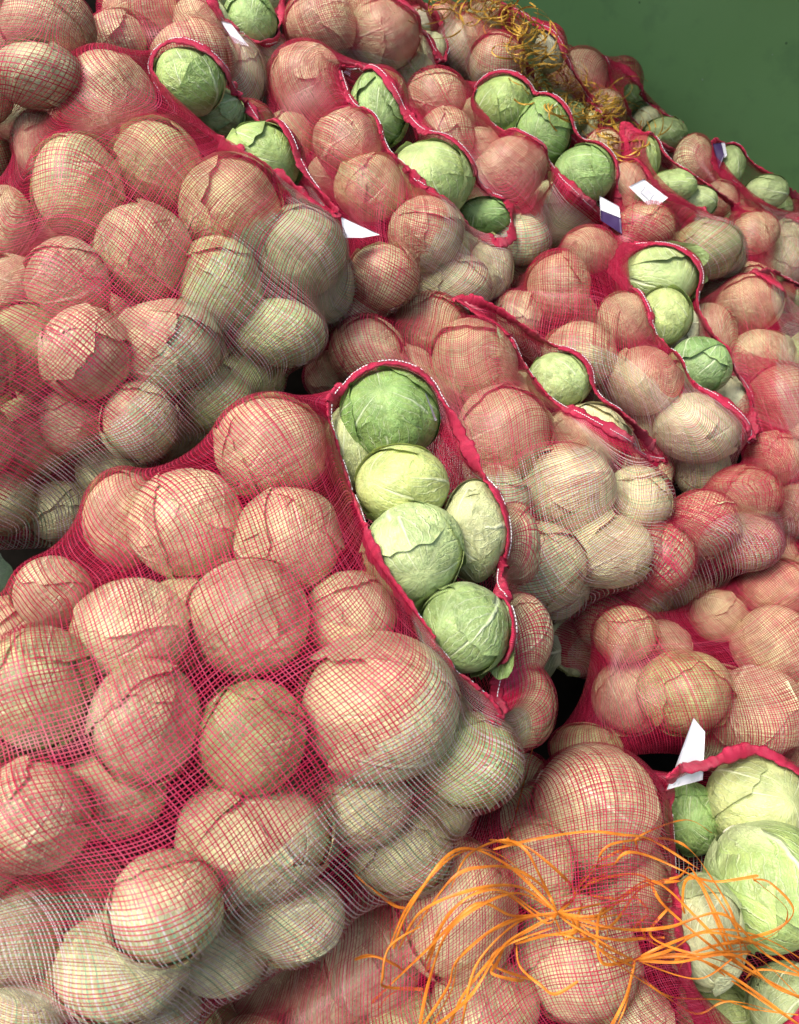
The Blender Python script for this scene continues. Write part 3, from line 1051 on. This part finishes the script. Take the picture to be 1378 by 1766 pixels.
    cx = np.repeat(REDS[rr.integers(0, 4, nv_)][:, None], Lx.shape[1], 1)
    # the woven-in pale band along the sack's edge
    bw0, bw1 = s.get('band', (-0.25, 1.15))
    wob_ = 0.12 * np.sin(np.arange(nu) * 0.05 + si)
    ang = (thf[None, :] + math.pi) % (2 * math.pi) - math.pi
    inb = ((ang > bw0 + wob_[:, None]) & (ang < bw1 + wob_[:, None])) & (edge < 0.45)
    V1, F1, C1 = ribbon_block(Lx, wx, np.swapaxes(pv[::2], 0, 1), np.swapaxes(nor[::2], 0, 1), 0.0006, cx, False)
    # threads round the sack
    Ly = Qj[:, ::2]
    wy = (np.minimum(0.0016 * lump, 0.27 * spu) * (1 + 1.5 * edge))[:, ::2] * rr.uniform(0.7, 1.3, nu)[:, None]
    cy = np.repeat(REDS[rr.integers(0, 4, nu)][:, None], Ly.shape[1], 1)
    cyw = np.repeat(WHITES[rr.integers(0, 4, nu)][:, None], Ly.shape[1], 1)
    cy = np.where(inb[:, ::2, None], cyw, cy)
    V2, F2, C2 = ribbon_block(Ly, wy, pu[:, ::2], nor[:, ::2], 0.0, cy, True)
    root = thing('cabbage_sack', s['label'], 'sack', 'net sacks of cabbages')
    net = add('net', mesh_np('net', np.concatenate([V1, V2]), np.concatenate([F1, F2 + len(V1)]), None, np.concatenate([C1, C2])), M_THREAD, root)
    net['kind'] = 'stuff'
    # hem: a flattened, slightly lumpy roll round the mouth, with chain stitching
    rim = np.concatenate([Q[-1], Q[-1][:2]], 0)
    rn = np.concatenate([nor[-2], nor[-2][:2]], 0)
    inn = -np.concatenate([pu[-2], pu[-2][:2]], 0)
    k = len(rim)
    rim2 = rim + inn * 0.009 + rn * 0.001 + np.stack([np.sin(np.arange(k) * 1.7 + j) for j in range(3)], -1) * 0.0006
    wd_ = 0.012 * (1 + 0.25 * np.sin(np.arange(k) * 0.31 + si) + 0.15 * np.sin(np.arange(k) * 0.83))
    V, Fh = tube(rim2, wd_, 8, 0.28, rn)
    uvh = np.stack([np.repeat(np.arange(k) * 0.9, 8), np.tile(np.arange(8) / 8, k)], -1)
    add('hem', mesh_np('hem', V, Fh, uvh), M_HEM, root)
    Vs, Fs, o = [], [], 0
    sp = resample_poly(rim + inn * 0.012 + rn * 0.0048, int(k * 2.2))
    for i in range(0, len(sp) - 3, 3):
        if (i // 3 + si) % 17 > 13:
            continue
        v_, f_ = tube(sp[i:i + 3] + np.array([0, 0, 0.0006]) * ((i // 3) % 2), 0.0009, 5)
        Vs.append(v_); Fs.append(f_ + o); o += len(v_)
    add('stitching', mesh_np('stitching', np.concatenate(Vs), np.concatenate(Fs)), M_STITCH, root)['kind'] = 'stuff'
    # tags sewn to the hem
    for tg in s['tags']:
        tag_o = sheet('tag', tg[1], tg[2], root, 0.018, si)
        if len(tg) > 3:
            sheet('printed_band', tg[3], tg[4], tag_o, 0.0205, si, tg[1])
    return root


def sheet(name, quad, mat, parent, lift, si, ref=None):
    """a thin, slightly curled slip with its corners over the given pixels"""
    q = np.array(quad, float)
    rq = np.array(ref if ref is not None else quad, float)
    zs = [surf(x, y, None) for x, y in rq]
    z0 = min(zs) - lift
    zm = np.array([0.35 * (z - lift) + 0.65 * z0 for z in zs])
    A_ = np.c_[rq, np.ones(4)]
    co = np.linalg.lstsq(A_, zm, rcond=None)[0]
    m = 9
    uu, vv = np.meshgrid(np.linspace(0, 1, m), np.linspace(0, 1, m))
    pp = (1 - vv)[..., None] * ((1 - uu)[..., None] * q[0] + uu[..., None] * q[1]) + vv[..., None] * ((1 - uu)[..., None] * q[3] + uu[..., None] * q[2])
    z = pp[..., 0] * co[0] + pp[..., 1] * co[1] + co[2]
    cen = rq.mean(0)
    dd = np.linalg.norm(pp - cen, axis=-1) / np.linalg.norm(rq - cen, axis=-1).max()
    z = z + 0.006 * dd ** 2 - (0.0 if ref is None else 0.001) + 0.0012 * np.sin(pp[..., 0] * 0.21) * np.sin(pp[..., 1] * 0.17)
    top = pix(pp[..., 0], pp[..., 1], z).reshape(-1, 3)
    bot = pix(pp[..., 0], pp[..., 1], z + 0.0005).reshape(-1, 3)
    f = grid_faces(m, m)
    ring = [i for i in range(m)] + [i * m + m - 1 for i in range(1, m)] + [m * m - 1 - i for i in range(1, m)] + [(m - 1 - i) * m for i in range(1, m - 1)]
    sf = np.array([[ring[i], ring[(i + 1) % len(ring)], ring[(i + 1) % len(ring)] + m * m, ring[i] + m * m] for i in range(len(ring))])
    return add(name, mesh_np(name, np.concatenate([top, bot]), np.concatenate([f, f[:, ::-1] + m * m, sf])), mat, parent)


for si, s in enumerate(SACKS):
    build_sack(si, s)


# ------------------------------------------------------------------ twine
def smooth_path(pts, k=9):
    pts = np.asarray(pts, float)
    return catmull(pts, k, False, 0)


def strand(name, pxy, lifts, width, mat, parent, seed):
    """flat plastic twine through pixels, lifted above the sacks by the given metres"""
    r = np.random.default_rng(seed)
    P2 = smooth_path(pxy)
    lf = smooth_path(np.array(lifts)[:, None])[:, 0]
    z = np.array([surf(x, y) for x, y in P2])
    for _ in range(30):
        z[1:-1] = 0.5 * z[1:-1] + 0.25 * (z[:-2] + z[2:])
    z = np.minimum(z, np.array([surf(x, y) for x, y in P2]))
    for _ in range(6):
        z[1:-1] = 0.5 * z[1:-1] + 0.25 * (z[:-2] + z[2:])
    P = pix(P2[:, 0], P2[:, 1], z - 0.016 - lf)
    t = norm(np.gradient(P, axis=0))
    view = norm(CAM_LOC - P)
    tw = r.uniform(-0.9, 0.9) + np.cumsum(r.normal(0, 0.10, len(P)))
    s0 = norm(np.cross(t, NW[None]))
    n0 = np.cross(s0, t)
    sd_ = s0 * np.cos(tw)[:, None] + n0 * np.sin(tw)[:, None]
    w = width * (1 + 0.15 * np.sin(np.arange(len(P)) * 0.4 + seed))
    w = w * np.clip(np.minimum(np.arange(len(P)), np.arange(len(P))[::-1]) / 2.0 + 0.5, 0.5, 1)
    nn = np.cross(sd_, t)
    th = 0.0004
    ring = np.stack([P + sd_ * (w / 2)[:, None], P + nn * th * 2.2, P - sd_ * (w / 2)[:, None], P + nn * th], 1)
    return add(name, mesh_np(name, ring.reshape(-1, 3), grid_faces(len(P), 4, True), smooth=False), mat, parent)


ot = thing('orange_twine_bundle', 'tangled bundle of knotted orange plastic twine lying over the corner sack', 'twine')
K1, K2, K3 = (962, 1575), (1095, 1655), (1375, 1690)
paths = [
 ([K1, (880,1500), (780,1478), (720,1560), (690,1640)], 0.05),
 ([K1, (900,1530), (800,1540), (740,1590), (690,1640)], 0.04),
 ([K1, (890,1545), (790,1600), (740,1690), (720,1766)], 0.04),
 ([K1, (900,1600), (850,1660), (800,1720), (740,1790)], 0.03),
 ([K1, (880,1580), (800,1640), (760,1720), (735,1780)], 0.04),
 ([K1, (905,1590), (820,1665), (800,1740), (790,1790)], 0.03),
 ([K1, (930,1500), (900,1465), (860,1458), (810,1468), (770,1520)], 0.06),
 ([K1, (900,1560), (810,1570), (720,1640), (650,1742)], 0.04),
 ([K1, (1000,1510), (1060,1475), (1090,1472)], 0.04),
 ([K1, (980,1530), (930,1480), (880,1462), (850,1465)], 0.05),
 ([K1, (1010,1530), (1040,1490), (1110,1475), (1170,1490), (1230,1540), (1290,1620)], 0.05),
 ([K1, (1030,1530), (1080,1520), (1150,1560), (1220,1620), (1300,1690)], 0.04),
 ([K1, (1030,1560), (1100,1545), (1180,1505), (1210,1540), (1270,1640)], 0.05),
 ([K1, (1020,1580), (1080,1585), (1130,1610), (1230,1650), (1350,1700)], 0.03),
 ([K1, (1010,1625), (1060,1660), (1120,1720), (1190,1735), (1260,1715), (1378,1750)], 0.03),
 ([K1, (1000,1600), (1050,1640), K2], 0.03),
 ([K1, (990,1600), (1040,1645), K2], 0.02),
 ([K2, (1150,1640), (1230,1615), (1310,1630), (1390,1690)], 0.04),
 ([K2, (1160,1630), (1240,1600), (1320,1610), (1400,1660)], 0.04),
 ([K2, (1170,1660), (1260,1650), (1330,1690), (1400,1740)], 0.03),
 ([K2, (1080,1710), (1062,1766), (1050,1800)], 0.02),
 ([K2, (1110,1690), (1160,1730), (1230,1725), (1300,1740), (1400,1745)], 0.03),
 ([(1110,1445), (1180,1455), (1240,1510), (1275,1600), (1290,1660)], 0.05),
 ([(850,1465), (930,1462), (1000,1445), (1060,1440), (1130,1455), (1200,1490)], 0.05),
 ([K1, (930,1560), (870,1548), (820,1560), (770,1600), (745,1660)], 0.03),
 ([K1, (925,1585), (860,1625), (800,1690), (770,1766)], 0.02),
 ([K1, (940,1540), (900,1508), (840,1498), (770,1530), (700,1610)], 0.05),
 ([(612,1508), (640,1525), (668,1548), (690,1580)], 0.03),
 ([(612,1655), (650,1665), (690,1680), (735,1690)], 0.03),
 ([(650,1742), (680,1725), (715,1705)], 0.02),
 ([(922,1275), (905,1350), (880,1420), (872,1455)], 0.03),
 ([K2, (1200,1690), (1290,1670), (1400,1710)], 0.03),
 ([K2, (1180,1645), (1270,1690), (1400,1765)], 0.02),
 ([K1, (1060,1600), (1150,1590), (1250,1580), (1330,1650), (1400,1700)], 0.05),
 ([K1, (1050,1545), (1120,1530), (1210,1580), (1280,1660), (1390,1720)], 0.05),
]
rr_ = np.random.default_rng(5)
for _ in range(16):
    x0, y0 = rr_.uniform(720, 1330), rr_.uniform(1480, 1720)
    a0 = rr_.uniform(0, 6.28)
    L_ = rr_.uniform(60, 130)
    paths.append(([(x0 + L_ * math.cos(a0 + 0.55 * q_) * (0.5 + 0.25 * q_), y0 + 0.5 * L_ * math.sin(a0 + 0.55 * q_) * (0.5 + 0.25 * q_)) for q_ in range(5)], rr_.uniform(0.02, 0.06)))
paths = [([q_ if j_ == 0 else (q_[0] + rr_.normal(0, 10), q_[1] + rr_.normal(0, 10)) for j_, q_ in enumerate(p)], lf * rr_.uniform(0.6, 1.3)) for p, lf in paths]
for i, (p, lf) in enumerate(paths):
    n_ = len(p)
    prof = [0.026 + lf * math.sin(math.pi * min(0.98, j / (n_ - 1))) for j in range(n_)]
    strand('strand', p, prof, 0.0040, M_ORANGE, ot, i)
    if 7 < len(p) * 2 and i % 4 == 0:
        r = np.random.default_rng(900 + i)
        p2 = [tuple(np.array(q) + (r.normal(0, 9, 2) if 0 < j else 0)) for j, q in enumerate(p)]
        strand('strand', p2, [v * 0.8 for v in prof], 0.0034, M_ORANGE, ot, 400 + i)

gt = thing('golden_twine_bundle', 'curly heap of golden brown plastic twine along the rear sack', 'twine')
spine = smooth_path([(745, 12), (830, 8), (890, 30), (915, 85), (945, 130), (990, 170), (1040, 180), (1075, 215), (1085, 240)], 20)
r = np.random.default_rng(31)
for i in range(190):
    c = spine[int(r.integers(0, len(spine)))] + r.normal(0, 13, 2)
    rad = r.uniform(14, 38)
    a0 = r.uniform(0, 6.28)
    sweep = r.uniform(2.0, 5.0) * r.choice([-1, 1])
    ax = r.uniform(0.45, 1.0)
    drift = r.normal(0, 14, 2)
    pts = []
    for q in range(7):
        t = q / 6
        pts.append((c[0] + rad * math.cos(a0 + sweep * t) + drift[0] * t, c[1] + rad * ax * math.sin(a0 + sweep * t) + drift[1] * t))
    lf = [abs(r.normal(0.035, 0.025)) + 0.05 * math.sin(math.pi * q / 6) for q in range(7)]
    strand('strand', pts, lf, 0.0046, M_GOLD, gt, 1000 + i)


# ------------------------------------------------------------------ loose leaves lying in the gaps
def loose_leaf(x, y, size, turn, tint, label, dz=0.05):
    z = surf(x, y) + dz
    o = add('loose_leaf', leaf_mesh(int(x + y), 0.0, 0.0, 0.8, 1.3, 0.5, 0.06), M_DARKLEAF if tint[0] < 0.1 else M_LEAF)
    o['label'] = label
    o['category'] = 'leaf'
    sc = size * z / FPX
    P = pix(x, y, z)
    o.matrix_world = Matrix.LocRotScale(Vector(P) + Vector(NW) * (-sc * 0.6), Matrix(CR.tolist()).to_quaternion() @ Matrix.Rotation(turn, 3, 'Z').to_quaternion() @ Matrix.Rotation(-2.3, 3, 'Y').to_quaternion(), Vector((sc, sc, sc * 0.6)))
    o.color = (*tint, 1)
    return o


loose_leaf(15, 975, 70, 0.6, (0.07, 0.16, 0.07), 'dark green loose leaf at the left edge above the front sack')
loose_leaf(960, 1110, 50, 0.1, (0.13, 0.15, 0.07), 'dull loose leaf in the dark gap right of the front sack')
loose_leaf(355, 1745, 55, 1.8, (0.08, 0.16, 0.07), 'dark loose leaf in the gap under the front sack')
